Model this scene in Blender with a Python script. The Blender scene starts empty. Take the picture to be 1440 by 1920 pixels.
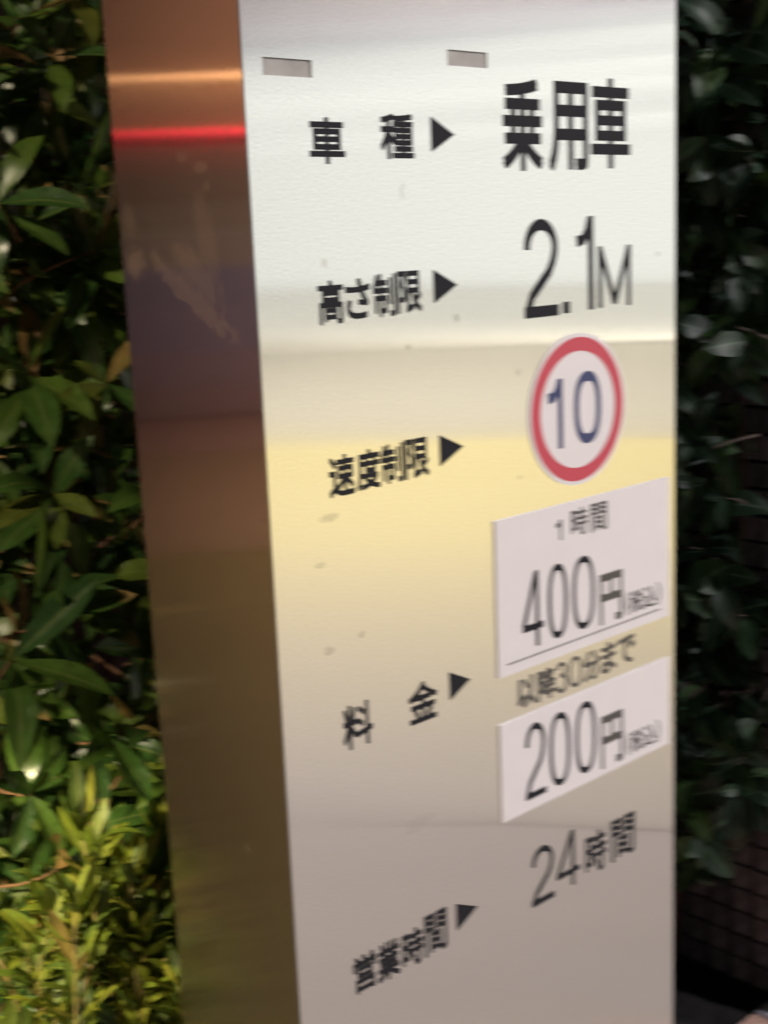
import bpy, bmesh, math, random
from mathutils import Vector, Matrix
random.seed(7)
sc = bpy.context.scene
COL = sc.collection

# ------------------------------------------------------------------ camera
R_ = Vector((0.73019679, -0.68195943, -0.04176104))
U_ = Vector((0.16955746, 0.12166234, 0.97798187))
F_ = Vector((0.66186322, 0.72120011, -0.20446876))
CAM = Vector((-0.6301, -0.82145, 1.5))
FPX = 2485.93
cd = bpy.data.cameras.new('camera'); cam = bpy.data.objects.new('camera', cd); COL.objects.link(cam)
cam.matrix_world = Matrix((
    (R_.x, U_.x, -F_.x, CAM.x), (R_.y, U_.y, -F_.y, CAM.y), (R_.z, U_.z, -F_.z, CAM.z), (0, 0, 0, 1)))
cd.sensor_fit = 'HORIZONTAL'; cd.sensor_width = 36.0; cd.lens = FPX / 1440 * 36
cd.clip_start = 0.02; cd.clip_end = 400
cd.dof.use_dof = True; cd.dof.focus_distance = 0.67; cd.dof.aperture_fstop = 72; cd.dof.aperture_ratio = 0.1
sc.camera = cam

# ------------------------------------------------------------------ world: night sky, moonlight
w = bpy.data.worlds.new('World'); sc.world = w; w.use_nodes = True
nt = w.node_tree; bg = nt.nodes['Background']
sky = nt.nodes.new('ShaderNodeTexSky'); sky.sky_type = 'NISHITA'; sky.sun_disc = False
sky.sun_elevation = math.radians(35); sky.sun_rotation = math.radians(150)
nt.links.new(sky.outputs[0], bg.inputs[0]); bg.inputs[1].default_value = 0.0035
sun = bpy.data.lights.new('moon', 'SUN'); sun.energy = 0.012; sun.angle = math.radians(0.5); sun.color = (.8, .88, 1)
so = bpy.data.objects.new('moon', sun); COL.objects.link(so)
sd = Vector((math.sin(math.radians(150)) * math.cos(.61), math.cos(math.radians(150)) * math.cos(.61), math.sin(.61)))
so.rotation_euler = sd.to_track_quat('Z', 'Y').to_euler()
sc.view_settings.view_transform = 'Standard'; sc.view_settings.look = 'None'
sc.view_settings.exposure = 0.0; sc.view_settings.gamma = 1
sc.view_settings.use_curve_mapping = False
sc.cycles.use_denoising = True
sc.cycles.max_bounces = 6

# ------------------------------------------------------------------ helpers
def tag(o, label=None, cat=None, group=None, kind=None):
    if label: o['label'] = label
    if cat: o['category'] = cat
    if group: o['group'] = group
    if kind: o['kind'] = kind
    return o

def empty(name, loc, label, cat, group=None):
    o = bpy.data.objects.new(name, None); o.location = loc; COL.objects.link(o)
    return tag(o, label, cat, group)

def mesh_obj(name, verts, faces, mat, parent=None, smooth=False, loc=None):
    me = bpy.data.meshes.new(name); me.from_pydata(verts, [], faces); me.update()
    if mat: me.materials.append(mat)
    if smooth:
        me.polygons.foreach_set('use_smooth', [True] * len(me.polygons))
    return link(name, me, parent, loc)

def link(name, me, parent=None, loc=None):
    o = bpy.data.objects.new(name, me); COL.objects.link(o)
    if parent is not None:
        o.parent = parent
        if parent.parent is not None:
            base = parent.parent.location + parent.location
        else:
            base = parent.location
        o.location = (Vector(loc) if loc else Vector((0, 0, 0))) - Vector(base)
    elif loc: o.location = loc
    return o

def box_vf(x0, x1, y0, y1, z0, z1, b=0.0):
    bm = bmesh.new()
    bmesh.ops.create_cube(bm, size=1)
    for v in bm.verts:
        v.co = Vector(((x0 + x1) / 2 + v.co.x * (x1 - x0), (y0 + y1) / 2 + v.co.y * (y1 - y0), (z0 + z1) / 2 + v.co.z * (z1 - z0)))
    if b > 0:
        bmesh.ops.bevel(bm, geom=bm.edges[:], offset=b, segments=2, affect='EDGES')
    bm.verts.index_update()
    vs = [tuple(v.co) for v in bm.verts]; fs = [[v.index for v in f.verts] for f in bm.faces]
    bm.free(); return vs, fs

def box(name, a, b, mat, parent=None, bev=0.0):
    vs, fs = box_vf(a[0], b[0], a[1], b[1], a[2], b[2], bev)
    return mesh_obj(name, vs, fs, mat, parent)

def tube_vf(pts, r0, r1, n=6):
    vs, fs = [], []
    m = len(pts)
    for i, p in enumerate(pts):
        p = Vector(p)
        d = (Vector(pts[min(i + 1, m - 1)]) - Vector(pts[max(i - 1, 0)])).normalized()
        a = d.orthogonal().normalized(); b = d.cross(a)
        r = r0 + (r1 - r0) * i / (m - 1)
        for k in range(n):
            t = 2 * math.pi * k / n
            vs.append(tuple(p + a * math.cos(t) * r + b * math.sin(t) * r))
    for i in range(m - 1):
        for k in range(n):
            fs.append([i * n + k, i * n + (k + 1) % n, (i + 1) * n + (k + 1) % n, (i + 1) * n + k])
    fs.append(list(range(n))[::-1]); fs.append([(m - 1) * n + k for k in range(n)])
    return vs, fs

class Bag:
    def __init__(s): s.v = []; s.f = []; s.uv = []
    def add(s, vs, fs, uvs=None):
        o = len(s.v); s.v += vs; s.f += [[i + o for i in f] for f in fs]
        if uvs: s.uv += uvs
    def build(s, name, mat, parent=None, smooth=False):
        ob = mesh_obj(name, s.v, s.f, mat, parent, smooth)
        if s.uv:
            l = ob.data.uv_layers.new(name='UVMap')
            for lp in ob.data.loops: l.data[lp.index].uv = s.uv[lp.vertex_index]
        return ob

def project(p):
    d = Vector(p) - CAM; z = d.dot(F_)
    if z <= 0.05: return None
    return 720 + FPX * d.dot(R_) / z, 960 - FPX * d.dot(U_) / z, z

# ------------------------------------------------------------------ materials
def newmat(name):
    m = bpy.data.materials.new(name); m.use_nodes = True
    n = m.node_tree.nodes; return m, n, m.node_tree.links, n['Principled BSDF']

def simple(name, col, rough=.6, metal=0., nscale=0, namp=.15, bump=0., emit=None, estr=0.):
    m, n, l, p = newmat(name)
    p.inputs['Base Color'].default_value = (*col, 1); p.inputs['Roughness'].default_value = rough
    p.inputs['Metallic'].default_value = metal
    if nscale:
        tc = n.new('ShaderNodeTexCoord'); no = n.new('ShaderNodeTexNoise'); no.inputs['Scale'].default_value = nscale
        no.inputs['Detail'].default_value = 6
        l.new(tc.outputs['Object'], no.inputs['Vector'])
        mx = n.new('ShaderNodeMix'); mx.data_type = 'RGBA'
        mx.inputs[6].default_value = (*[c * (1 - namp) for c in col], 1); mx.inputs[7].default_value = (*[min(1, c * (1 + namp)) for c in col], 1)
        rp = n.new('ShaderNodeMapRange'); rp.inputs[1].default_value = .3; rp.inputs[2].default_value = .7
        l.new(no.outputs[0], rp.inputs[0]); l.new(rp.outputs[0], mx.inputs[0]); l.new(mx.outputs[2], p.inputs['Base Color'])
        if bump:
            b = n.new('ShaderNodeBump'); b.inputs['Strength'].default_value = bump; b.inputs['Distance'].default_value = .002
            l.new(no.outputs[0], b.inputs['Height']); l.new(b.outputs[0], p.inputs['Normal'])
    if emit:
        p.inputs['Emission Color'].default_value = (*emit, 1); p.inputs['Emission Strength'].default_value = estr
    return m

def steel(name, col, rough, spots, side=False, sharp=.7, film=1.):
    """vertical hairline stainless: reflections smear sideways, stay crisp up and down"""
    m, n, l, p = newmat(name)
    p.inputs['Metallic'].default_value = 1
    p.inputs['Anisotropic'].default_value = STEEL_ANISO
    p.inputs['Roughness'].default_value = rough
    tg = n.new('ShaderNodeTangent'); tg.direction_type = 'RADIAL'; tg.axis = 'Z'
    l.new(tg.outputs[0], p.inputs['Tangent']); p.inputs['Anisotropic Rotation'].default_value = STEEL_ROT
    tc = n.new('ShaderNodeTexCoord')
    # hairlines: noise stretched vertically
    mp = n.new('ShaderNodeMapping'); mp.inputs['Scale'].default_value = (900, 900, 6)
    l.new(tc.outputs['Object'], mp.inputs[0])
    hn = n.new('ShaderNodeTexNoise'); hn.inputs['Scale'].default_value = 1; hn.inputs['Detail'].default_value = 3
    l.new(mp.outputs[0], hn.inputs['Vector'])
    # handling smudges
    sn = n.new('ShaderNodeTexNoise'); sn.inputs['Scale'].default_value = 14; sn.inputs['Detail'].default_value = 8; sn.inputs['Roughness'].default_value = .65
    l.new(tc.outputs['Object'], sn.inputs['Vector'])
    r1 = n.new('ShaderNodeMapRange'); r1.inputs[1].default_value = .35; r1.inputs[2].default_value = .75
    r1.inputs[3].default_value = rough * .95; r1.inputs[4].default_value = rough * 1.08
    l.new(sn.outputs[0], r1.inputs[0]); l.new(r1.outputs[0], p.inputs['Roughness'])
    mx = n.new('ShaderNodeMix'); mx.data_type = 'RGBA'
    mx.inputs[6].default_value = (*[c * .97 for c in col], 1); mx.inputs[7].default_value = (*[min(1, c * 1.02) for c in col], 1)
    ad = n.new('ShaderNodeMath'); ad.operation = 'MULTIPLY_ADD'; ad.inputs[1].default_value = .5
    ml = n.new('ShaderNodeMath'); ml.operation = 'MULTIPLY'; ml.inputs[1].default_value = .5
    l.new(sn.outputs[0], ml.inputs[0]); l.new(hn.outputs[0], ad.inputs[0]); l.new(ml.outputs[0], ad.inputs[2])
    l.new(ad.outputs[0], mx.inputs[0])
    gn = n.new('ShaderNodeTexNoise'); gn.inputs['Scale'].default_value = 520; gn.inputs['Detail'].default_value = 2; l.new(tc.outputs['Object'], gn.inputs['Vector'])
    gm = n.new('ShaderNodeMapRange'); gm.inputs[1].default_value = .25; gm.inputs[2].default_value = .75; gm.inputs[3].default_value = .90; gm.inputs[4].default_value = 1.08; l.new(gn.outputs[0], gm.inputs[0])
    gv = n.new('ShaderNodeVectorMath'); gv.operation = 'SCALE'; l.new(mx.outputs[2], gv.inputs[0]); l.new(gm.outputs[0], gv.inputs['Scale'])
    cur = gv.outputs[0]
    # dirt marks and residue, each an ellipse broken up by noise: (x_or_y, z, rx, rz, colour, amount)
    sep = n.new('ShaderNodeSeparateXYZ'); l.new(tc.outputs['Object'], sep.inputs[0])
    dn = n.new('ShaderNodeTexNoise'); dn.inputs['Scale'].default_value = 130; dn.inputs['Detail'].default_value = 5
    l.new(tc.outputs['Object'], dn.inputs['Vector'])
    def math_(op, a, b=None, c=None):
        q = n.new('ShaderNodeMath'); q.operation = op
        for i, s in enumerate((a, b, c)):
            if s is None: continue
            if isinstance(s, (int, float)): q.inputs[i].default_value = s
            else: l.new(s, q.inputs[i])
        return q.outputs[0]
    dirt = None
    spots = [(a_, b_, c_, d_, e_ * film, f_) for a_, b_, c_, d_, e_, f_ in spots]
    ax = sep.outputs['Y'] if side else sep.outputs['X']
    for (cx, cz, rx, rz, amt, sl) in spots:
        zz = math_('SUBTRACT', sep.outputs['Z'], cz)
        xx = math_('SUBTRACT', math_('SUBTRACT', ax, cx), math_('MULTIPLY', zz, sl))
        e = math_('ADD', math_('POWER', math_('ABSOLUTE', math_('DIVIDE', xx, rx)), 2.), math_('POWER', math_('ABSOLUTE', math_('DIVIDE', zz, rz)), 2.))
        e = math_('ADD', e, math_('MULTIPLY', math_('SUBTRACT', dn.outputs[0], .5), 3.6))
        q = n.new('ShaderNodeMapRange'); q.inputs[1].default_value = 1.15; q.inputs[2].default_value = .35; q.inputs[3].default_value = 0; q.inputs[4].default_value = amt
        l.new(e, q.inputs[0])
        dirt = q.outputs[0] if dirt is None else math_('MAXIMUM', dirt, q.outputs[0])
    gl_ = n.new('ShaderNodeBsdfAnisotropic'); gl_.inputs['Roughness'].default_value = .115; gl_.inputs['Anisotropy'].default_value = -.9
    l.new(tg.outputs[0], gl_.inputs['Tangent']); l.new(cur, gl_.inputs['Color'])
    lobes = n.new('ShaderNodeMixShader'); lobes.inputs[0].default_value = sharp
    l.new(p.outputs[0], lobes.inputs[1]); l.new(gl_.outputs[0], lobes.inputs[2])
    l.new(lobes.outputs[0], n['Material Output'].inputs[0])
    if dirt is not None:
        # residue is a matt film over the metal
        d = n.new('ShaderNodeBsdfDiffuse'); d.inputs[0].default_value = (*((.42, .30, .24) if side else (.25, .22, .16)), 1)
        ms = n.new('ShaderNodeMixShader'); l.new(dirt, ms.inputs[0]); l.new(lobes.outputs[0], ms.inputs[1]); l.new(d.outputs[0], ms.inputs[2])
        l.new(ms.outputs[0], n['Material Output'].inputs[0])
    l.new(cur, p.inputs['Base Color'])
    b = n.new('ShaderNodeBump'); b.inputs['Strength'].default_value = .05; b.inputs['Distance'].default_value = .0002
    l.new(hn.outputs[0], b.inputs['Height'])
    # faint waviness of the sheet, mostly along the height
    mp2 = n.new('ShaderNodeMapping'); mp2.inputs['Scale'].default_value = (1.2, 1.2, 9); l.new(tc.outputs['Object'], mp2.inputs[0])
    wn = n.new('ShaderNodeTexNoise'); wn.inputs['Scale'].default_value = 1; wn.inputs['Detail'].default_value = 1
    l.new(mp2.outputs[0], wn.inputs['Vector'])
    b2 = n.new('ShaderNodeBump'); b2.inputs['Strength'].default_value = .08 if side else .10; b2.inputs['Distance'].default_value = .0012
    l.new(wn.outputs[0], b2.inputs['Height']); l.new(b.outputs[0], b2.inputs['Normal'])
    l.new(b2.outputs[0], p.inputs['Normal']); l.new(b2.outputs[0], gl_.inputs['Normal'])
    return m

STEEL_ANISO = 1.0; STEEL_ROT = 0.0
M = {}
M['steel_front'] = steel('brushed steel front', (.80, .80, .79), .18,
    [(.062, 1.273, .010, .004, .5, .3), (.055, 1.16, .006, .004, .55, 0), (.092, 1.165, .004, .003, .5, 0), (.070, 1.48, .004, .004, .45, 0),
     (.160, 1.535, .004, .007, .3, 0), (.22, 1.425, .004, .005, .5, 0), (.160, 1.405, .004, .003, .5, 0), (.05, 1.235, .006, .003, .35, 0),
     (.30, 1.37, .004, .004, .25, 0), (.30, 1.27, .004, .003, .3, 0), (.52, 1.47, .004, .004, .35, 0), (.47, .99, .01, .006, .2, 0),
     (.15, .97, .02, .008, .12, 0)], film=.65)
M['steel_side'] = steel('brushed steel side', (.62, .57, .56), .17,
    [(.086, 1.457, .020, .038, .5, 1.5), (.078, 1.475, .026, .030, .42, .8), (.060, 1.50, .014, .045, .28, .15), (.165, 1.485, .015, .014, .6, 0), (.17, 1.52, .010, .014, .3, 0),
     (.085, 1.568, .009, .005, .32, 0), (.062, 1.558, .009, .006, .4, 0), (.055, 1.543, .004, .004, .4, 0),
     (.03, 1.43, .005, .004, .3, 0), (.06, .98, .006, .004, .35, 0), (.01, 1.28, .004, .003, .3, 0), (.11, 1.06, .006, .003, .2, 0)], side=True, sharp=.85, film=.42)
M['steel_edge'] = simple('steel edge', (.45, .44, .43), .4, 1)
M['ink'] = simple('black vinyl lettering', (.012, .012, .016), .8); M['ink'].node_tree.nodes['Principled BSDF'].inputs['Specular IOR Level'].default_value = .15
M['ink_dim'] = simple('dark grey print', (.05, .045, .045), .6)
M['navy'] = simple('navy print', (.012, .022, .10), .5)
M['red'] = simple('red print', (.40, .032, .06), .6)
M['card'] = simple('white vinyl card', (.57, .54, .565), .5, nscale=30, namp=.02)
M['slot'] = simple('grey slot back', (.25, .235, .23), .6, nscale=45, namp=.18)
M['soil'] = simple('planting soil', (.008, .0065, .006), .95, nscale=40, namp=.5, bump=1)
M['grout'] = simple('dark tile grout', (.010, .008, .009), .9)
M['darkwall'] = simple('shade black wall', (.010, .006, .006), .9, nscale=8, namp=.3); M['darkwall'].node_tree.nodes['Principled BSDF'].inputs['Specular IOR Level'].default_value = 0  # shade behind the hedge is put into this near black colour
M['brownpaint'] = simple('brown painted metal', (.055, .028, .022), .5, nscale=30, namp=.2)
M['bark'] = simple('bark', (.20, .10, .055), .8, nscale=80, namp=.35)
M['twig_green'] = simple('young stem', (.30, .22, .08), .6, nscale=80, namp=.3)
M['pole'] = simple('painted lamp pole', (.12, .12, .12), .5, .6)

def rand_col(name, ramp, rough=.5, nscale=60, rib=None, transl=0.0, spec=.5, island=True, lit_tips=None):
    m, n, l, p = newmat(name)
    oi = n.new('ShaderNodeObjectInfo'); add = n.new('ShaderNodeMath'); add.operation = 'ADD'
    l.new(oi.outputs['Random'], add.inputs[0])
    if island:
        ge = n.new('ShaderNodeNewGeometry'); l.new(ge.outputs['Random Per Island'], add.inputs[1])
    else: add.inputs[1].default_value = 0
    fr = n.new('ShaderNodeMath'); fr.operation = 'FRACT'; l.new(add.outputs[0], fr.inputs[0])
    cr = n.new('ShaderNodeValToRGB'); l.new(fr.outputs[0], cr.inputs[0])
    e = cr.color_ramp.elements
    while len(e) < len(ramp): e.new(.5)
    for i, (pos, c) in enumerate(ramp): e[i].position = pos; e[i].color = (*c, 1)
    tc = n.new('ShaderNodeTexCoord'); no = n.new('ShaderNodeTexNoise'); no.inputs['Scale'].default_value = nscale; no.inputs['Detail'].default_value = 4
    l.new(tc.outputs['Object'], no.inputs['Vector'])
    mr = n.new('ShaderNodeMapRange'); mr.inputs[1].default_value = .3; mr.inputs[2].default_value = .7; mr.inputs[3].default_value = .65; mr.inputs[4].default_value = 1.3
    l.new(no.outputs[0], mr.inputs[0])
    vm = n.new('ShaderNodeVectorMath'); vm.operation = 'SCALE'; l.new(cr.outputs[0], vm.inputs[0]); l.new(mr.outputs[0], vm.inputs['Scale'])
    cur = vm.outputs[0]
    if lit_tips:  # warm highlights painted as tan onto the tips of some leaves
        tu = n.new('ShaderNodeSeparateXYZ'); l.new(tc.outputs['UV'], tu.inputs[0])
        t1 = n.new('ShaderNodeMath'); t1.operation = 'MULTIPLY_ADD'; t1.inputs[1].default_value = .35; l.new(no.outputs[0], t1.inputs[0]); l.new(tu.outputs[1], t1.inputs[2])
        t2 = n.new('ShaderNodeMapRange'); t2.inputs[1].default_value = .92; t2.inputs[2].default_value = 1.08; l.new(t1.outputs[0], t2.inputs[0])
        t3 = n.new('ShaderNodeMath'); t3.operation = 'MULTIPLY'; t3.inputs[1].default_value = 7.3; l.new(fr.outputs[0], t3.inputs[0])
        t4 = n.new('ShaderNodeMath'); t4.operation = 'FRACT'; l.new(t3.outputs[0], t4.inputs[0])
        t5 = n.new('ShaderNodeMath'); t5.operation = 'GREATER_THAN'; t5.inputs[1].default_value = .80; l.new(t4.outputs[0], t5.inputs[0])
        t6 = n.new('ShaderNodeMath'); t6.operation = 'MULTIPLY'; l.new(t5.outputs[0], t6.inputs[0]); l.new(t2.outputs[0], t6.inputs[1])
        tm = n.new('ShaderNodeMix'); tm.data_type = 'RGBA'; tm.inputs[7].default_value = (*lit_tips, 1); l.new(t6.outputs[0], tm.inputs[0]); l.new(cur, tm.inputs[6]); cur = tm.outputs[2]
    if rib:
        uv = n.new('ShaderNodeSeparateXYZ'); l.new(tc.outputs['UV'], uv.inputs[0])
        a = n.new('ShaderNodeMath'); a.operation = 'SUBTRACT'; a.inputs[1].default_value = .5; l.new(uv.outputs[0], a.inputs[0])
        b = n.new('ShaderNodeMath'); b.operation = 'ABSOLUTE'; l.new(a.outputs[0], b.inputs[0])
        c = n.new('ShaderNodeMapRange'); c.inputs[1].default_value = .02; c.inputs[2].default_value = .055; c.inputs[3].default_value = .7; c.inputs[4].default_value = 0
        l.new(b.outputs[0], c.inputs[0])
        # side veins
        s1 = n.new('ShaderNodeMath'); s1.operation = 'MULTIPLY_ADD'; s1.inputs[1].default_value = -1.2; l.new(b.outputs[0], s1.inputs[0]); l.new(uv.outputs[1], s1.inputs[2])
        s2 = n.new('ShaderNodeMath'); s2.operation = 'MULTIPLY'; s2.inputs[1].default_value = 9; l.new(s1.outputs[0], s2.inputs[0])
        s3 = n.new('ShaderNodeMath'); s3.operation = 'FRACT'; l.new(s2.outputs[0], s3.inputs[0])
        s4 = n.new('ShaderNodeMapRange'); s4.inputs[1].default_value = .0; s4.inputs[2].default_value = .2; s4.inputs[3].default_value = .3; s4.inputs[4].default_value = 0
        l.new(s3.outputs[0], s4.inputs[0])
        mxx = n.new('ShaderNodeMath'); mxx.operation = 'MAXIMUM'; l.new(c.outputs[0], mxx.inputs[0]); l.new(s4.outputs[0], mxx.inputs[1])
        mx = n.new('ShaderNodeMix'); mx.data_type = 'RGBA'; mx.inputs[7].default_value = (*rib, 1)
        l.new(mxx.outputs[0], mx.inputs[0]); l.new(cur, mx.inputs[6]); cur = mx.outputs[2]
        bp = n.new('ShaderNodeBump'); bp.inputs['Strength'].default_value = .35; bp.inputs['Distance'].default_value = .0006; bp.invert = True
        l.new(mxx.outputs[0], bp.inputs['Height']); l.new(bp.outputs[0], p.inputs['Normal'])
    l.new(cur, p.inputs['Base Color'])
    rr = n.new('ShaderNodeMapRange'); rr.inputs[3].default_value = rough * .8; rr.inputs[4].default_value = rough * 1.3
    l.new(no.outputs[0], rr.inputs[0]); l.new(rr.outputs[0], p.inputs['Roughness'])
    p.inputs['Specular IOR Level'].default_value = spec
    if transl > 0:
        t = n.new('ShaderNodeBsdfTranslucent'); l.new(cur, t.inputs[0])
        ms = n.new('ShaderNodeMixShader'); ms.inputs[0].default_value = transl
        l.new(p.outputs[0], ms.inputs[1]); l.new(t.outputs[0], ms.inputs[2]); l.new(ms.outputs[0], n['Material Output'].inputs[0])
    return m

M['leaf'] = rand_col('hedge leaf', [(0, (.032, .08, .022)), (.3, (.046, .11, .025)), (.55, (.068, .14, .024)), (.8, (.10, .17, .026)), (.95, (.15, .16, .03)), (.985, (.34, .20, .08))], .28, rib=(.16, .20, .06), transl=.18, spec=.7, lit_tips=(.52, .33, .15))
M['leaf_young'] = rand_col('young shrub leaf', [(0, (.05, .09, .018)), (.35, (.11, .17, .02)), (.7, (.20, .26, .022)), (.96, (.34, .33, .04)), (.99, (.36, .26, .08))], .45, rib=(.36, .36, .10), transl=.25)
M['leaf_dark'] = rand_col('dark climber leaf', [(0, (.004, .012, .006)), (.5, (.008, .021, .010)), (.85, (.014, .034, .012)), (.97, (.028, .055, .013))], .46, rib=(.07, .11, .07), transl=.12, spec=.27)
M['tile'] = rand_col('dark purple brown wall tile', [(0, (.075, .070, .090)), (.5, (.105, .098, .118)), (1, (.14, .128, .148))], .35, nscale=40, island=False)
M['tile_stuff'] = rand_col('dark purple brown wall tile far', [(0, (.075, .070, .090)), (.5, (.105, .098, .118)), (1, (.14, .128, .148))], .35, nscale=40)
M['paver'] = rand_col('pink brick paver', [(0, (.76, .44, .33)), (.5, (.80, .48, .36)), (1, (.80, .54, .43))], .8, nscale=90, island=False)
M['paver_grey'] = rand_col('pale grey paver', [(0, (.50, .50, .55)), (1, (.60, .59, .62))], .8, nscale=90, island=False)

# ------------------------------------------------------------------ ground
def sheet(name, pts, z, mat, kind='structure'):
    o = mesh_obj(name, [(x, y, z) for x, y in pts], [list(range(len(pts)))], mat)
    return tag(o, kind=kind)
def paving_mat():
    m, n, l, p = newmat('grey pink street paving')
    tc = n.new('ShaderNodeTexCoord'); br = n.new('ShaderNodeTexBrick'); br.inputs['Scale'].default_value = 1
    br.inputs['Brick Width'].default_value = .30; br.inputs['Row Height'].default_value = .30; br.inputs['Mortar Size'].default_value = .0025
    br.inputs[1].default_value = (.375, .325, .30, 1); br.inputs[2].default_value = (.415, .355, .325, 1); br.inputs[3].default_value = (.20, .17, .16, 1)
    l.new(tc.outputs['Object'], br.inputs[0]); l.new(br.outputs[0], p.inputs['Base Color']); p.inputs['Roughness'].default_value = .8
    return m
M['paving'] = paving_mat()
M['asphalt'] = simple('brown lit asphalt', (.080, .068, .026), .85, nscale=30, namp=.35, bump=.6)
sheet('ground', [(-120, -120), (120, -120), (120, 120), (-120, 120)], -.024, M['asphalt'])
sheet('pavement', [(-1.2, -14), (14, -14), (14, .425), (-1.2, .425)], -.016, M['paving'])
# planting bed behind the pillar: a lumpy soil surface
bed = Bag(); nx, ny = 40, 26
bed.v = [(-.6 + 2.1 * i / nx, .425 + .9 * j / ny, -.012 + random.uniform(0, .012) * (0 if j == 0 else 1)) for j in range(ny + 1) for i in range(nx + 1)]
bed.f = [[j * (nx + 1) + i, j * (nx + 1) + i + 1, (j + 1) * (nx + 1) + i + 1, (j + 1) * (nx + 1) + i] for j in range(ny) for i in range(nx)]
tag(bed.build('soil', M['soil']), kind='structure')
# pavers in the corner one can see
pv = empty('brick_paving', (1.0, .2, 0), 'pink brick paving along the edge of the dark planting bed by the tiled wall', 'paving')
for k, mm in ((0, M['paver']), (1, M['paver_grey'])):
    vs, fs = box_vf(-.0275, .0275, -.098, .098, -.03, 0, .0025)
    me = bpy.data.meshes.new('paver'); me.from_pydata(vs, [], fs); me.materials.append(mm)
    cols = [(.642 + .058 * i) for i in range(14)] if k == 0 else [(1.457 + .058 * i) for i in range(4)]
    for cx in cols:
        for j in range(4):
            o = link('paver', me, pv, (cx, .325 - .2 * j, random.uniform(-.001, .001)))

# ------------------------------------------------------------------ parking sign pillar
W, D, H = .55, .185, 2.35
P = empty('parking_sign_pillar', (0, 0, 0), 'brushed steel parking pillar with black Japanese lettering, speed limit roundel and price cards', 'sign pillar')
SLOTS = [(.0195, .0675, 1.6215, 1.6345), (.2190, .2685, 1.6385, 1.6515)]
def front_with_holes():
    # front sheet with two rectangular slots: grid split at slot edges
    xs = sorted(set([0.0008, W] + [s[0] for s in SLOTS] + [s[1] for s in SLOTS]))
    zs = sorted(set([0.05, H] + [s[2] for s in SLOTS] + [s[3] for s in SLOTS]))
    bm = bmesh.new(); vv = {}
    def V(x, y, z):
        k = (round(x, 5), round(y, 5), round(z, 5))
        if k not in vv: vv[k] = bm.verts.new(k)
        return vv[k]
    hole = lambda a, b, c, d: any(s[0] <= a and b <= s[1] and s[2] <= c and d <= s[3] for s in SLOTS)
    for i in range(len(xs) - 1):
        for j in range(len(zs) - 1):
            a, b, c, d = xs[i], xs[i + 1], zs[j], zs[j + 1]
            if hole(a, b, c, d): continue
            bm.faces.new((V(a, 0, c), V(b, 0, c), V(b, 0, d), V(a, 0, d)))
    for s in SLOTS:
        a, b, c, d = s; y = .0016
        for q in (((a, c), (a, d)), ((a, d), (b, d)), ((b, d), (b, c)), ((b, c), (a, c))):
            (x0, z0), (x1, z1) = q
            bm.faces.new((V(x0, 0, z0), V(x1, 0, z1), V(x1, y, z1), V(x0, y, z0)))
    # folded right edge and top/bottom return
    bm.faces.new((V(W, 0, .05), V(W + .0015, .0015, .05), V(W + .0015, .0015, H), V(W, 0, H)))
    bm.faces.new((V(W + .0015, .0015, .05), V(W + .0015, .012, .05), V(W + .0015, .012, H), V(W + .0015, .0015, H)))
    me = bpy.data.meshes.new('front_panel'); bm.to_mesh(me); bm.free(); me.materials.append(M['steel_front'])
    return link('front_panel', me, P)
FP = front_with_holes()
for s in SLOTS:
    box('slot_plate', (s[0] + .0002, .0014, s[2] + .0002), (s[1] - .0002, .003, s[3] - .0002), M['slot'], FP)
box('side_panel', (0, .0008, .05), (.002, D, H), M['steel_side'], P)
box('back_panel', (.003, D - .002, .05), (W, D + .001, H), M['steel_edge'], P)
box('right_panel', (W - .002, .013, .05), (W + .0005, D - .003, H), M['steel_edge'], P)
box('top_cap', (-.004, -.004, H), (W + .004, D + .004, H + .02), M['steel_edge'], P, .002)
box('base', (-.03, -.03, -.02), (W + .03, D + .03, .05), M['steel_edge'], P, .004)

# --- lettering
def flat_obj(name, polys_v, polys_f, mat, parent, y, th=.0003):
    """thin vinyl piece: 2-D outline faces (x,z) raised by th"""
    vs = [(x, y, z) for x, z in polys_v]
    return mesh_obj(name, vs, polys_f, mat, parent)

def glyph_mesh(ch):
    c = bpy.data.curves.new('glyph', 'FONT'); c.body = ch; c.resolution_u = 5
    o = bpy.data.objects.new('glyph', c); COL.objects.link(o)
    dg = bpy.context.evaluated_depsgraph_get(); dg.update()
    me = bpy.data.meshes.new_from_object(o.evaluated_get(dg))
    vs = [(v.co.x, v.co.y) for v in me.vertices]; fs = [list(p.vertices) for p in me.polygons]
    bpy.data.objects.remove(o); bpy.data.curves.remove(c); bpy.data.meshes.remove(me)
    return vs, fs
GC = {}
def put_glyph(ch, x0, x1, z0, z1, mat, parent, y, hx=.0006, hz=.0005):
    if ch not in GC: GC[ch] = glyph_mesh(ch)
    vs, fs = GC[ch]
    ax, bx = min(v[0] for v in vs), max(v[0] for v in vs); az, bz = min(v[1] for v in vs), max(v[1] for v in vs)
    V, Fc = [], []
    sh = [(-hx, -hz), (hx, -hz), (-hx, hz), (hx, hz), (0, 0)]
    for k, (dx, dz) in enumerate(sh):
        o = len(V)
        for (a, b) in vs:
            V.append((x0 + hx + (a - ax) / (bx - ax) * (x1 - x0 - 2 * hx) + dx, y - .00004 * k, z0 + hz + (b - az) / (bz - az) * (z1 - z0 - 2 * hz) + dz))
        Fc += [[i + o for i in f] for f in fs]
    return mesh_obj('character', V, Fc, mat, parent)

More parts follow.
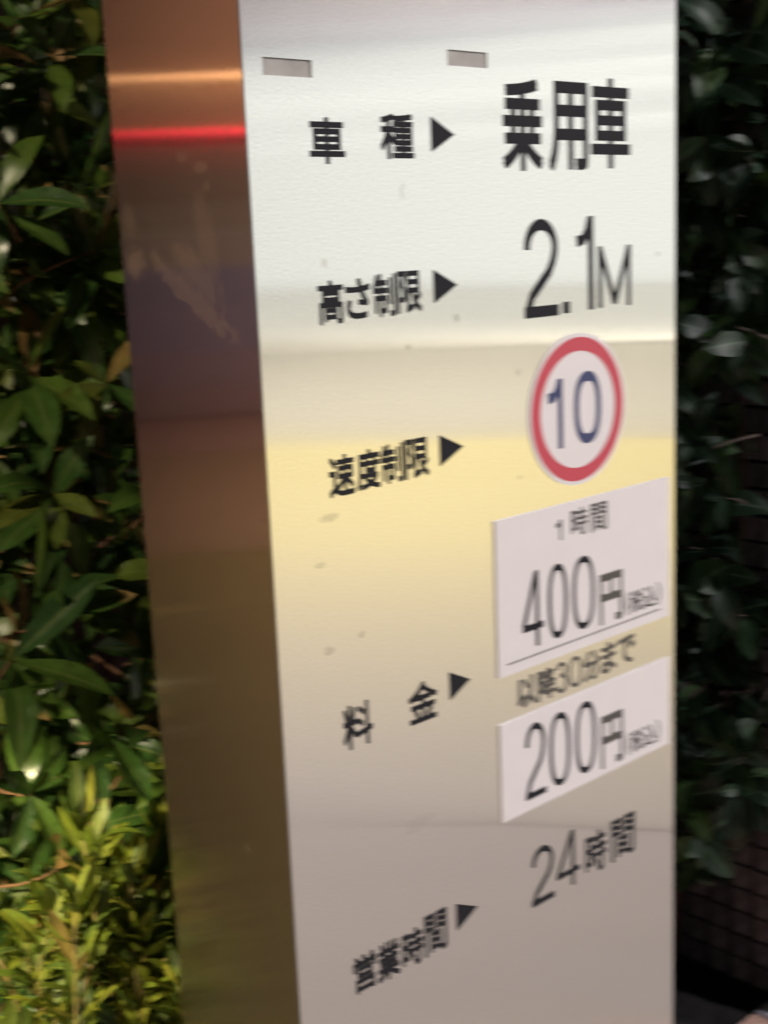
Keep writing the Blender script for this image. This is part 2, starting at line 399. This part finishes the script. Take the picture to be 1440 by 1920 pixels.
def arc(cx, cy, rx, ry, a0, a1, n=12):
    return [(cx + rx * math.cos(math.radians(a0 + (a1 - a0) * i / n)), cy + ry * math.sin(math.radians(a0 + (a1 - a0) * i / n))) for i in range(n + 1)]
def superell(cx, cy, rx, ry, n=36, e=.82):
    o = []
    for i in range(n + 1):
        t = 2 * math.pi * i / n; c, s = math.cos(t), math.sin(t)
        o.append((cx + rx * math.copysign(abs(c) ** e, c), cy + ry * math.copysign(abs(s) ** e, s)))
    return o
def digit_paths(ch, tx, tz):
    """centre lines in the unit box, inset by half stroke (tx,tz as fractions)"""
    l, r, b, t = tx / 2, 1 - tx / 2, tz / 2, 1 - tz / 2
    if ch == '0': return [superell(.5, .5, .5 - tx / 2, .5 - tz / 2)]
    if ch == '2': 
        top = arc(.5, t - .23, .5 - tx / 2, .23, 185, -20, 16)
        return [top + [(r - .07, .56), (.72, .46), (.45, .33), (.22, .22), (l + .02, .10), (l, b * 1.0)], [(0, b), (1, b)]]
    if ch == '3':
        return [arc(.46, t - .20, .5 - tx / 2 - .02, .20, 170, -80, 14) + [(.40, .535)], [(.40, .535)] + arc(.46, b + .255, .54 - tx / 2, .265, 80, -170, 16)]
    if ch == '4': return [[(.70, 1), (.70, 0)], [(.70 - tx * .25, .97), (.06, .30)], [(0, .27), (1, .27)]]
    if ch == '1': return [[(1 - tx / 2, 1), (1 - tx / 2, 0)], [(0, .735), (.38, .755), (.62, .84), (1 - tx * .6, .97)]]
    if ch == 'M': return [[(tx / 2, 0), (tx / 2, 1)], [(1 - tx / 2, 0), (1 - tx / 2, 1)], [(tx / 2, .97), (.5, .06)], [(1 - tx / 2, .97), (.5, .06)]]
def put_digit(ch, x0, x1, z0, z1, sw, sh, mat, parent, y):
    wx, wz = x1 - x0, z1 - z0
    if ch == '.':
        return mesh_obj('character', [(x0, y, z0), (x1, y, z0), (x1, y, z1), (x0, y, z1)], [[0, 1, 2, 3]], mat, parent)
    V, Fc = [], []
    for k, path in enumerate(digit_paths(ch, sw / wx, sh / wz)):
        pts = [Vector((x0 + a * wx, z0 + c * wz)) for a, c in path]
        closed = (pts[0] - pts[-1]).length < 1e-6
        m = len(pts); o = len(V); yy = y - .00005 * k
        for i, p in enumerate(pts):
            if closed: d = pts[(i + 1) % (m - 1)] - pts[(i - 1) % (m - 1)]
            else: d = pts[min(i + 1, m - 1)] - pts[max(i - 1, 0)]
            d.normalize(); nn = Vector((-d.y * sw / 2, d.x * sh / 2))
            nn.x *= .84
            V += [(p.x + nn.x, yy, p.y + nn.y), (p.x - nn.x, yy, p.y - nn.y)]
        for i in range(m - 1): Fc.append([o + 2 * i, o + 2 * i + 1, o + 2 * i + 3, o + 2 * i + 2])
    return mesh_obj('character', V, Fc, mat, parent)

YF = -.0004
for g in [('車', .0615, .0982, 1.5567, 1.5923), ('種', .1377, .1753, 1.5608, 1.5973),
          ('乗', .2866, .3414, 1.5515, 1.6321), ('用', .3505, .4076, 1.5515, 1.6322), ('車', .4125, .4736, 1.5540, 1.6377)]:
    big = g[4] - g[3] > .05
    put_glyph(*g, M['ink'], FP, YF, *((.0010, .0021) if big else (.0004, .0011)))
for g in [('高', .0622, .0889, 1.4307, 1.4660), ('さ', .0914, .1184, 1.4331, 1.4660), ('制', .1222, .1478, 1.4326, 1.4683), ('限', .1498, .1782, 1.4340, 1.4695),
          ('速', .0642, .0922, 1.2884, 1.3235), ('度', .0949, .1216, 1.2894, 1.3240), ('制', .1225, .1494, 1.2905, 1.3247), ('限', .1510, .1801, 1.2905, 1.3257),
          ('料', .0655, .0997, 1.0653, 1.1055), ('金', .1438, .1800, 1.0660, 1.1042),
          ('営', .0633, .0904, .8340, .8704), ('業', .0923, .1198, .8320, .8701), ('時', .1231, .1503, .8320, .8695), ('間', .1525, .1819, .8330, .8745)]:
    put_glyph(*g, M['ink'], FP, YF, .0003, .0010)
for g in [('以', .2897, .3173, 1.0400, 1.0714), ('降', .3199, .3476, 1.0395, 1.0720), ('分', .3919, .4181, 1.0405, 1.0725), ('ま', .4209, .4461, 1.0415, 1.0745), ('で', .4489, .4786, 1.0435, 1.0740)]:
    put_glyph(*g, M['ink_dim'], FP, YF, .0006, .0007)
put_digit('3', .3485, .3661, 1.0400, 1.0725, .0036, .0040, M['ink_dim'], FP, YF)
put_digit('0', .3685, .3895, 1.0400, 1.0730, .0036, .0040, M['ink_dim'], FP, YF)
put_digit('2', .3119, .3612, 1.4180, 1.5085, .0096, .0105, M['ink'], FP, YF)
put_digit('.', .3671, .3775, 1.4190, 1.4300, 0, 0, M['ink'], FP, YF)
put_digit('1', .3890, .4150, 1.4200, 1.5095, .0095, .0105, M['ink'], FP, YF)
put_digit('M', .4212, .4743, 1.4205, 1.4803, .0068, .009, M['ink'], FP, YF)
put_digit('2', .3054, .3400, .8230, .8855, .0062, .0065, M['ink'], FP, YF)
put_digit('4', .3445, .3820, .8240, .8860, .0058, .0056, M['ink'], FP, YF)
put_glyph('時', .3915, .4270, .8236, .8705, M['ink'], FP, YF, .0003, .0009)
put_glyph('間', .4358, .4770, .8240, .8715, M['ink'], FP, YF, .0003, .0009)
for (x0, x1, z0, z1) in [(.1962, .2246, 1.5671, 1.5963), (.1932, .2225, 1.4400, 1.4688), (.1938, .2243, 1.2963, 1.3246), (.1964, .2242, 1.0761, 1.1037), (.1954, .2250, .8433, .8715)]:
    mesh_obj('arrow', [(x0, YF, z0), (x1, YF, (z0 + z1) / 2), (x0, YF, z1)], [[0, 1, 2]], M['ink'], FP)

# --- speed roundel
def disc(cx, cz, r, y, th, mat, name, parent, rin=0, n=64):
    vs, fs = [], []
    for k, yy in enumerate((y - th, y)):
        for i in range(n):
            a = 2 * math.pi * i / n
            vs.append((cx + r * math.cos(a), yy, cz + r * math.sin(a)))
    if rin:
        for i in range(n):
            a = 2 * math.pi * i / n
            vs.append((cx + rin * math.cos(a), y - th, cz + rin * math.sin(a)))
        for i in range(n):
            j = (i + 1) % n
            fs += [[i, j, 2 * n + j, 2 * n + i], [i, n + i, n + j, j]]
    else:
        fs.append(list(range(n))); fs += [[i, n + i, n + (i + 1) % n, (i + 1) % n] for i in range(n)]
    return mesh_obj(name, vs, fs, mat, parent)
CX, CZ = .3877, 1.3243
rd = disc(CX, CZ, .0748, -.0003, .0006, M['card'], 'speed_limit_roundel', P)
disc(CX, CZ, .0709, -.0010, .0002, M['red'], 'red_ring', rd, rin=.0575)
put_digit('1', .3415, .3640, 1.2895, 1.3575, .0085, .0105, M['navy'], rd, -.0012)
put_digit('0', .3800, .4235, 1.2890, 1.3610, .0090, .0100, M['navy'], rd, -.0012)

# --- price cards
def card(x0, x1, z0, z1):
    vs, fs = box_vf(x0, x1, -.0018, -.0003, z0, z1)
    return mesh_obj('price_card', vs, fs, M['card'], P)
YC = -.0021
c1 = card(.2620, .5385, 1.0800, 1.2340)
put_digit('1', .3497, .3585, 1.1985, 1.2195, .0036, .0045, M['ink_dim'], c1, YC)
put_glyph('時', .3725, .3979, 1.1984, 1.2266, M['ink_dim'], c1, YC, .0004, .0005)
put_glyph('間', .4035, .4299, 1.1970, 1.2266, M['ink_dim'], c1, YC, .0004, .0005)
for ch, x0, x1 in (('4', .2974, .3284), ('0', .3350, .3661), ('0', .3729, .4092)):
    put_digit(ch, x0, x1, 1.0995, 1.1760, .0062, .0068, M['ink'], c1, YC)
put_glyph('円', .4171, .4549, 1.0965, 1.1500, M['ink_dim'], c1, YC, .0005, .0019)
def small_tax(parent, x0, x1, z0, z1):
    ww = x1 - x0
    put_glyph('(', x0, x0 + ww * .10, z0, z1, M['ink_dim'], parent, YC, .0001, .0002)
    put_glyph('税', x0 + ww * .13, x0 + ww * .49, z0 + .001, z1 - .001, M['ink_dim'], parent, YC, .0003, .0003)
    put_glyph('込', x0 + ww * .51, x0 + ww * .88, z0 + .001, z1 - .001, M['ink_dim'], parent, YC, .0003, .0003)
    put_glyph(')', x0 + ww * .90, x1, z0, z1, M['ink_dim'], parent, YC, .0001, .0002)
small_tax(c1, .4605, .5218, 1.0965, 1.1225)
box('underline', (.2740, -.0020, 1.0903), (.5215, -.0018, 1.0917), M['ink_dim'], c1)
c2 = card(.2620, .5385, .9315, 1.0325)
for ch, x0, x1 in (('2', .2969, .3283), ('0', .3333, .3675), ('0', .3745, .4095)):
    put_digit(ch, x0, x1, .9430, 1.0215, .0064, .0068, M['ink'], c2, YC)
put_glyph('円', .4170, .4545, .9385, .9965, M['ink_dim'], c2, YC, .0005, .0019)
small_tax(c2, .4611, .5210, .9395, .9660)

# ------------------------------------------------------------------ tiled wall
XW = 1.5
wall = empty('tiled_wall', (XW, .7, 0), 'dark purple brown square tiled wall behind the climbing leaves right of the pillar', 'wall')
box('wall_core', (XW + .004, .22, -.05), (XW + .18, 1.45, 2.45), M['grout'], wall)
pit = .0505
vs, fs = box_vf(-.006, .006, -.0212, .0212, -.0228, .0228, .0015)
tme = bpy.data.meshes.new('tile'); tme.from_pydata(vs, [], fs); tme.materials.append(M['tile'])
cells = []
for i in range(24):
    for j in range(48):
        cy, cz = .245 + pit * i, .004 + pit * (j + .5)
        q = project((XW, cy, cz)); vis = q and 1255 < q[0] < 1450 and -20 < q[1] < 1940
        cells.append((0 if vis else 1, abs(cz - .6) + abs(cy - .5), cy, cz))
cells.sort()
rest = Bag()
for k, (v_, _, cy, cz) in enumerate(cells):
    jit = random.uniform(-.0007, .0007)
    if k < 290 and v_ == 0: link('tile', tme, wall, (XW + .0015 + jit, cy, cz))
    else: rest.add([(a + XW + .0015 + jit, b + cy, c + cz) for a, b, c in vs], fs)
tag(rest.build('tile_surface', M['tile_stuff'], wall), kind='stuff')
dp = empty('downpipe', (1.45, .66, 0), 'brown square downpipe at the foot of the tiled wall beside the pillar', 'downpipe')
box('pipe', (1.425, .625, .0), (1.475, .675, 2.3), M['brownpaint'], dp, .004)
for z in (.30, 1.2): box('bracket', (1.42, .619, z), (1.492, .681, z + .02), M['brownpaint'], dp)
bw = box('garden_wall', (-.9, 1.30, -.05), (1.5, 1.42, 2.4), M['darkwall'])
tag(bw, 'rendered wall behind the hedge left of the pillar, shade put into its near black colour', 'wall')

# ------------------------------------------------------------------ plants
def leaf_mesh(L, Wd, tip=.5, cup=.25, droop=.3, nu=4, nv=7, wave=.0, obov=0.):
    vs, uv, fs = [], [], []
    for j in range(nv + 1):
        v = j / nv
        prof = math.sin(math.pi * min(1, max(0, v ** (1 + obov))) ) ** .75 if 0 < v < 1 else 0
        prof = max(prof, .03) if v < 1 else .0
        # petiole at the start
        if v < .08: prof = .06
        ang = droop * v * v
        y = L * (v - .12 * ang * v); z = -L * ang * .5 * v
        for i in range(nu + 1):
            u = i / nu * 2 - 1
            x = u * prof * Wd / 2
            zz = z + cup * abs(u) * prof * Wd / 2 + wave * math.sin(v * 9 + (1 if u > 0 else 2.5)) * abs(u) * Wd * .12
            vs.append((x, y, zz)); uv.append((i / nu, v))
    for j in range(nv):
        for i in range(nu):
            a = j * (nu + 1) + i
            fs.append([a, a + 1, a + nu + 2, a + nu + 1])
    return vs, fs, uv

def mk_leaf_data(name, variants, mat):
    out = []
    for vs, fs, uv in variants:
        me = bpy.data.meshes.new(name); me.from_pydata(vs, [], fs); me.materials.append(mat)
        l = me.uv_layers.new(name='UVMap')
        for lp in me.loops: l.data[lp.index].uv = uv[lp.vertex_index]
        me.polygons.foreach_set('use_smooth', [True] * len(me.polygons))
        out.append((me, vs, fs, uv))
    return out

def frame(dirv, up):
    y = dirv.normalized(); x = y.cross(up)
    if x.length < 1e-4: x = y.orthogonal()
    x.normalize(); z = x.cross(y)
    return Matrix((x, y, z)).transposed()

class Plant:
    def __init__(s, root, leafdata, stem_mat):
        s.root = root; s.ld = leafdata; s.leaves = []; s.stems = Bag(); s.sm = stem_mat
    def leaf(s, pos, dirv, up, scale):
        m = frame(dirv, up)
        s.leaves.append((Vector(pos), m, scale, random.randrange(len(s.ld))))
    def stem(s, pts, r0, r1, n=5):
        vs, fs = tube_vf(pts, r0, r1, n); s.stems.add(vs, fs)
    def twig(s, tip, dirv, length, nleaf, spread, scale, whorl=5, r=.0016, droopy=0.):
        d = dirv.normalized(); tip = Vector(tip)
        side = d.orthogonal().normalized(); bend = Vector((random.uniform(-1, 1), random.uniform(-1, 1), random.uniform(-.6, .2))) * length * .12
        pts = [tip - d * length * (1 - t) + bend * math.sin(math.pi * t) for t in (0, .25, .5, .75, 1)]
        s.stem(pts, r * 1.5, r * .6)
        phi = random.uniform(0, 6.28)
        for k in range(nleaf):
            t = 1 if k < whorl else max(.12, 1 - (k - whorl + 1) / (nleaf - whorl + 1) * .88)
            f = t * 4; i = min(3, int(f)); pos = pts[i].lerp(pts[i + 1], f - i)
            phi += 2.4 + random.uniform(-.25, .25)
            a = side * math.cos(phi) + d.cross(side) * math.sin(phi)
            sp = spread * random.uniform(.75, 1.25) * (.8 if k < whorl else 1.1)
            ld = d * math.cos(sp) + a * math.sin(sp) + Vector((0, 0, -droopy * random.uniform(.5, 1)))
            sc_ = scale * random.uniform(.7, 1.12) * (.55 if (k < 2 and random.random() < .6) else 1)
            up = d + Vector((random.uniform(-.3, .3), random.uniform(-.3, .3), .35 + random.uniform(-.3, .3)))
            s.leaf(pos + a * r, ld, up, sc_)
    def build(s, cap=295, lname='leaf'):
        key = []
        for k, (p, m, sc_, vi) in enumerate(s.leaves):
            c = p + (m @ Vector((0, .5, 0))) * .04 * sc_
            q = project(c); vis = q and -40 < q[0] < 1480 and -40 < q[1] < 1960
            if vis and q[0] > 340 and s.root.name.startswith(('broad', 'low')) : vis = vis and q[0] < 560 and q[1] > 1700
            hidden = vis and 560 < q[0] < 1255
            key.append((0 if vis and not hidden else 1, (c - CAM).length, k))
        key.sort()
        mat = s.ld[0][0].materials[0]; bag = Bag()
        for n_, (a, b, k) in enumerate(key):
            p, m, sc_, vi = s.leaves[k]; me, vs, fs, uv = s.ld[vi]
            if n_ < cap and a == 0:
                o = bpy.data.objects.new(lname, me); COL.objects.link(o); o.parent = s.root
                o.matrix_local = Matrix.Translation(p - s.root.location) @ m.to_4x4() @ Matrix.Scale(sc_, 4)
            else:
                bag.add([tuple(p + m @ (Vector(v) * sc_)) for v in vs], fs, uv)
        if bag.v: tag(bag.build('foliage', mat, s.root, True), kind='stuff')
        tag(s.stems.build('branches', s.sm, s.root, True), kind='stuff')

rnd = random.uniform
# broad leaved hedge behind, left of the pillar
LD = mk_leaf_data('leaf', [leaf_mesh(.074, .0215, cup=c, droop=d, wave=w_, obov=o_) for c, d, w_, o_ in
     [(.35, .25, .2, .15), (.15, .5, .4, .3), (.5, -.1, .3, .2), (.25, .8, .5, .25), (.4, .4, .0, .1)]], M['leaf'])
hedge = Plant(empty('broadleaf_hedge', (.35, .8, 0), 'tall dark green hedge with long glossy leaves behind the left side of the pillar', 'hedge'), LD, M['bark'])
for i in range(10):
    x = -.1 + i * .12; pts = [(x + rnd(-.02, .02), .85 + rnd(-.05, .05), z) for z in (-.02, .5, 1.0, 1.5, 1.95)]
    hedge.stem(pts, .011, .005, 7)
    for k in range(9):
        z = .35 + k * .19; b = Vector((x, .85, z)); e = Vector((x + rnd(-.1, .1), .55 + rnd(-.05, .08), z + rnd(.05, .15)))
        hedge.stem([b, b.lerp(e, .5) + Vector((0, 0, .02)), e], .004, .0022)
for i in range(580):
    x = rnd(-.06, .95); z = rnd(.35, 2.05); dep = random.random()
    if x > .45 and random.random() < .5: continue
    y = .40 + .42 * dep + .03 * math.sin(x * 17 + z * 11) + (.05 if z > 1.5 else 0)
    d = Vector((rnd(-.6, .5), rnd(-1, -.3), rnd(.1, .9)))
    hedge.twig((x, y, z), d, rnd(.07, .13), random.randrange(7, 12), rnd(.85, 1.25), rnd(1.1, 1.7), whorl=random.randrange(4, 7), droopy=.15)
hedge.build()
# low bush in front, lower left
LY = mk_leaf_data('leaf', [leaf_mesh(.044, .0118, cup=c, droop=d, nu=2, nv=5, wave=.1, obov=.2) for c, d in [(.4, .2), (.2, -.3), (.5, .5), (.3, -.5)]], M['leaf_young'])
bush = Plant(empty('low_bush', (.05, .36, 0), 'low yellow green small leaved bush with upright shoots at the foot of the hedge', 'bush'), LY, M['twig_green'])
for i in range(26):
    x = rnd(-.12, .5); y = rnd(.32, .5)
    bush.stem([(x * .7 + .05, .42, -.02), (x * .85 + .02, .41, .3), (x, y, .62)], .006, .0025)
for i in range(175):
    x = rnd(-.17, .50); y = rnd(.235, .50)
    top = .79 + .05 * math.sin(x * 23 + 1) + .04 * math.sin(x * 61 + y * 30) - .10 * max(0, (x - .12)) - max(0, .30 - y) * 1.2
    z = top - random.random() ** 1.2 * .40
    d = Vector((rnd(-.3, .3), rnd(-.45, .15), rnd(.9, 1.4)))
    bush.twig((x, y, z), d, rnd(.05, .10), random.randrange(13, 22), rnd(.7, 1.0), rnd(.75, 1.25), whorl=6, r=.0011)
for (x, y, z, ln) in [(-.005, .33, .875, .16), (.055, .34, .83, .16), (.10, .36, .86, .12), (-.06, .32, .84, .14), (.03, .30, .79, .15), (.13, .37, .80, .1), (-.03, .30, .93, .2), (.015, .29, .86, .2), (.09, .31, .76, .16), (-.055, .28, .86, .2), (.06, .27, .72, .16)]:
    bush.twig((x, y, z), Vector((rnd(-.1, .15), -.1, 1)), ln, 26, .72, 1.35, whorl=7, r=.0016)
bush.build()
# climbing plant on the tiled wall, right
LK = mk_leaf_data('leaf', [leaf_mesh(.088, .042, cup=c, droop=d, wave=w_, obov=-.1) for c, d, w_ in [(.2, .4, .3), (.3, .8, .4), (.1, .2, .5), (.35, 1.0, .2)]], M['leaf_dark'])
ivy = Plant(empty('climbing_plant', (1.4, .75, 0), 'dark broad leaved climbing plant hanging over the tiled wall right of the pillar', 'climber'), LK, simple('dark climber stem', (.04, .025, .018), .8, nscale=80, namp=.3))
for i in range(9):
    y = .50 + i * .085; zb = .22 if i > 1 else .5
    pts = [(1.46 + rnd(-.01, .02), y + rnd(-.03, .03), z) for z in ((-.02 if i > 3 else zb), .6, 1.0, 1.4, 1.8, 2.2)]
    pts = sorted(pts, key=lambda q: q[2]); ivy.stem(pts, .006, .003, 6)
for i in range(560):
    y = rnd(.36, 1.22); z = rnd(.13, 2.15); x = 1.46 - random.random() * .22
    q = project((x, y, z))
    if q:
        px, py = q[0], q[1]
        if px > 1370 and 770 < py < 990: continue
        if py > 1500 and px > 1345: continue
        if py > 1660: continue
    d = Vector((rnd(-1, -.3), rnd(-.6, .3), rnd(-.6, .4)))
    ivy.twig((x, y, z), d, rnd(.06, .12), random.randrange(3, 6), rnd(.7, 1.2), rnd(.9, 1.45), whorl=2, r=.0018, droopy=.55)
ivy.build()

# ------------------------------------------------------------------ the street the steel reflects
def area_lamp(name, loc, target, power, size, col):
    L = bpy.data.lights.new(name, 'AREA'); L.shape = 'DISK'; L.size = size; L.energy = power; L.color = col
    o = bpy.data.objects.new(name, L); COL.objects.link(o); o.location = loc
    o.rotation_euler = (Vector(loc) - Vector(target)).to_track_quat('Z', 'Y').to_euler()
    return o
def street_lamp(loc, target, power, col, label, bulb):
    t = empty('street_lamp', (loc[0], loc[1], 0), label, 'street lamp')
    d = (Vector((target[0], target[1], 0)) - Vector((loc[0], loc[1], 0))).normalized()
    px, py = loc[0] - d.x * .9, loc[1] - d.y * .9
    vs, fs = tube_vf([(px, py, -.02), (px, py, loc[2] * .6), (px, py, loc[2] + .12)], .06, .04, 12); mesh_obj('pole', vs, fs, M['pole'], t, True)
    vs, fs = tube_vf([(px, py, loc[2] + .08), (px + d.x * .5, py + d.y * .5, loc[2] + .17), (loc[0], loc[1], loc[2] + .16)], .03, .025, 8); mesh_obj('arm', vs, fs, M['pole'], t, True)
    box('lamp_head', (loc[0] - .17, loc[1] - .17, loc[2] + .06), (loc[0] + .17, loc[1] + .17, loc[2] + .15), M['pole'], t, .02)
    area_lamp('lamp_light', loc, target, power, .28, col)
street_lamp((3.2, -5.2, 5.5), (.4, 0, 1.0), 385, (.97, .93, 1), 'tall street lamp with white light standing out over the pavement', None)
street_lamp((-5.0, -1.6, 4.6), (.2, .5, 1.2), 270, (1, .84, .58), 'street lamp with warm orange light standing to the left of the pillar', None)
area_lamp('lot_fill', (7.5, -8.5, 6.5), (5.0, -5.0, 0), 900, .5, (1, .95, .88))  # added lamp that brightens the lot ground the steel reflects
area_lamp('lot_fill', (10.8, -11.6, 5.5), (10.8, -11.4, 0), 430, .5, (1, .93, .85))  # second added lamp, brightens the far forecourt
# unseen spotlight added on a stake to light the planting, cone misses pillar
GL = Vector((-.60, .28, 1.18)); GT = Vector((.06, .42, .70))
gl = empty('added_spotlight', (GL.x, GL.y, 0), 'added unseen spotlight on a thin stake left of the hedge, brightens the planting', 'spotlight')
gd = (GT - GL).normalized()
vs, fs = tube_vf([(GL.x, GL.y, -.02), (GL.x, GL.y, .6), (GL.x, GL.y, GL.z - .02)], .008, .008, 8); mesh_obj('stake', vs, fs, M['pole'], gl, True)
vs, fs = tube_vf([GL - gd * .08, GL - gd * .04, GL - gd * .015], .03, .034, 16); mesh_obj('lamp_head', vs, fs, M['pole'], gl, True)
sl = bpy.data.lights.new('fill_spot', 'SPOT'); sl.energy = 44; sl.spot_size = math.radians(46); sl.spot_blend = .7; sl.color = (1, .86, .45); sl.shadow_soft_size = .02
slo = bpy.data.objects.new('fill_spot', sl); COL.objects.link(slo); slo.location = GL; slo.rotation_euler = (-gd).to_track_quat('Z', 'Y').to_euler()

# shop across the street: its lit front is what whitens the upper steel
def quad_building():
    t = empty('shop', (13, -12, 0), 'white lit shop front across the street', 'shop')
    d = Vector((.316, .949, 0)); nrm = Vector((-.949, .316, 0)); c = Vector((13.0, -12.0, 0))
    def slab(name, s0, s1, z0, z1, n0, n1, mat):
        pts = []
        for n_ in (n0, n1):
            for s_, z in ((s0, z0), (s1, z0), (s1, z1), (s0, z1)):
                q = c + d * s_ + nrm * n_; pts.append((q.x, q.y, z))
        return mesh_obj(name, pts, [[0, 1, 2, 3], [7, 6, 5, 4], [0, 4, 5, 1], [1, 5, 6, 2], [2, 6, 7, 3], [3, 7, 4, 0]], mat, t)
    slab('wall', -14, 14, 0, 7, -4, -.3, simple('shop wall', (.3, .28, .28), .8))
    glow = simple('lit shop window', (.06, .06, .06), .5, emit=(1, 1, .93), estr=1.12)
    glow2 = simple('lit lower window', (.06, .06, .06), .5, emit=(1, .97, .84), estr=.86)
    for k in range(14):
        s0 = -14 + k * 2
        slab('window', s0 + .02, s0 + 1.98, .75, 4.1, -.28, -.1, glow)
        slab('window', s0 + .02, s0 + 1.98, .12, .73, -.28, -.08, glow2)
    for zb, hb, st in ((3.98, .03, .7), (3.80, .035, 1.9), (3.58, .05, .8), (3.45, .03, 2.0), (3.22, .02, 1.9), (3.05, .04, .8), (2.95, .03, .75), (2.80, .025, 1.8), (2.62, .03, .85)):
        slab('streak_bar', -14, 14, zb, zb + hb, -.09, -.04, simple('shop streak bar', (.1, .1, .1), .5, emit=(1, 1, .95), estr=st))  # bright and dim bars added to streak the front steel's reflection
    slab('fascia', -14, 14, 4.12, 4.3, -.28, .15, simple('fascia trim', (.3, .3, .34), .5, emit=(.9, .9, 1), estr=.42))
    slab('fascia', -14, 14, 4.32, 5.4, -.28, .05, simple('fascia panel', (.4, .38, .40), .5, emit=(.80, .74, .76), estr=.38))
    slab('light_line', -14, 14, .06, .10, -.05, .02, simple('lit threshold', (.6, .6, .5), .5, emit=(1, .92, .76), estr=4.2))
quad_building()
# yellow light on the lot ground, put into the ground colour
def yellow_mat():
    m, n, l, p = newmat('painted yellow ground light')
    tc = n.new('ShaderNodeTexCoord'); no = n.new('ShaderNodeTexNoise'); no.inputs['Scale'].default_value = 3; no.inputs['Detail'].default_value = 8
    l.new(tc.outputs['Object'], no.inputs['Vector'])
    mx = n.new('ShaderNodeMix'); mx.data_type = 'RGBA'; mx.inputs[6].default_value = (.72, .59, .22, 1); mx.inputs[7].default_value = (.64, .54, .28, 1)
    l.new(no.outputs[0], mx.inputs[0]); p.inputs['Roughness'].default_value = .7
    # the painted yellow light fades out towards the pillar
    g = n.new('ShaderNodeVectorMath'); g.operation = 'DOT_PRODUCT'; g.inputs[1].default_value = (.838, -.546, 0); l.new(tc.outputs['Object'], g.inputs[0])
    a = n.new('ShaderNodeMath'); a.operation = 'MULTIPLY_ADD'; a.inputs[1].default_value = 1.2; l.new(no.outputs[0], a.inputs[0]); l.new(g.outputs['Value'], a.inputs[2])
    q = n.new('ShaderNodeMapRange'); q.inputs[1].default_value = 2.6; q.inputs[2].default_value = 6.0; l.new(a.outputs[0], q.inputs[0])
    m2 = n.new('ShaderNodeMix'); m2.data_type = 'RGBA'; m2.inputs[6].default_value = (.39, .335, .305, 1)
    l.new(q.outputs[0], m2.inputs[0]); l.new(mx.outputs[2], m2.inputs[7]); l.new(m2.outputs[2], p.inputs['Base Color'])
    return m
M['yellow'] = yellow_mat()
M['concrete'] = simple('pale concrete', (.50, .46, .37), .8, nscale=2, namp=.12)
e1, e2 = Vector((5.7, -7.1)), Vector((7.2, -4.8)); dd = (e2 - e1).normalized()
n1, n2 = Vector((1.35, -1.9)), Vector((2.1, -.95)); 
sheet('forecourt', [tuple(e1 - dd * 6), tuple(Vector((12.4, -13.9)) - Vector((.316, .949)) * 10), tuple(Vector((13.2, -11.5)) + Vector((.316, .949)) * 12), tuple(e2 + dd * 6)], -.008, M['concrete'])
sheet('yellow_lit_ground', [tuple(e1 - dd * 6), tuple(e2 + dd * 6), tuple(n2 + dd * 5), tuple(n1 - dd * 4)], -.012, M['yellow'])

# building far left behind, reflected in the side sheet
lb = empty('brick_building', (-6, 9, 0), 'brown brick building with a warm tube lamp and red neon line across the lane', 'building')
dl = Vector((.82, .57, 0)); nl = Vector((.57, -.82, 0)); cl = Vector((-6.0, 8.8, 0))
def lslab(name, s0, s1, z0, z1, n0, n1, mat):
    pts = []
    for n_ in (n0, n1):
        for s_, z in ((s0, z0), (s1, z0), (s1, z1), (s0, z1)):
            q = cl + dl * s_ + nl * n_; pts.append((q.x, q.y, z))
    return mesh_obj(name, pts, [[3, 2, 1, 0], [4, 5, 6, 7], [1, 5, 4, 0], [2, 6, 5, 1], [3, 7, 6, 2], [0, 4, 7, 3]], mat, lb)
lslab('upper_wall', -9, 9, 2.46, 6, -.3, 0, simple('brown brick wall', (.27, .16, .11), .8, nscale=6, namp=.2))
for z0, z1, c_ in ((2.10, 2.46, (.135, .085, .070)), (1.85, 2.098, (.110, .085, .070)), (1.62, 1.848, (.135, .115, .100)), (1.30, 1.618, (.15, .13, .125)),
                   (.95, 1.298, (.115, .105, .165)), (.55, .948, (.13, .11, .165)), (.25, .548, (.15, .112, .145)), (0, .248, (.155, .105, .115))):
    lslab('wall_band', -9, 9, z0, z1, -.3, .0, simple('wall cladding', c_, .75, nscale=3, namp=.25))
lslab('neon_tube', -8, 8, 2.404, 2.425, .10, .14, simple('red neon tube', (.5, .05, .08), .5, emit=(1, .004, .06), estr=5.5))
lslab('neon_edge', -8, 8, 2.427, 2.438, .10, .14, simple('orange neon edge', (.5, .05, .08), .5, emit=(1, .14, .03), estr=3.0))
lslab('tube_lamp', -8, 8, 2.84, 2.87, .10, .14, simple('warm tube lamp', (.8, .6, .4), .5, emit=(1, .50, .20), estr=6.0))
area_lamp('lane_fill', (-2.8, 5.2, 5.0), (-3.6, 6.8, 0.3), 950, .4, (1, .68, .45))  # added lamp that brightens the reflected wall and lane

# the lane in front of it: a redder strip by the wall, then worn brown paving
def lane(name, a0, a1, s0, s1, z, mat):
    P4 = []
    for n_, s_ in ((a0, s0), (a0, s1), (a1, s1), (a1, s0)):
        q = cl + dl * s_ + nl * n_; P4.append((q.x, q.y, z))
    tag(mesh_obj(name, P4, [[0, 1, 2, 3]], mat), kind='structure')
lane('lane_strip', .0, 1.9, -8, 8, -.016, simple('reddish lane paving', (.15, .098, .095), .85, nscale=12, namp=.25))
lane('lane', 1.9, 5.2, -8, 8, -.020, simple('brown lane paving', (.115, .082, .056), .85, nscale=12, namp=.25))
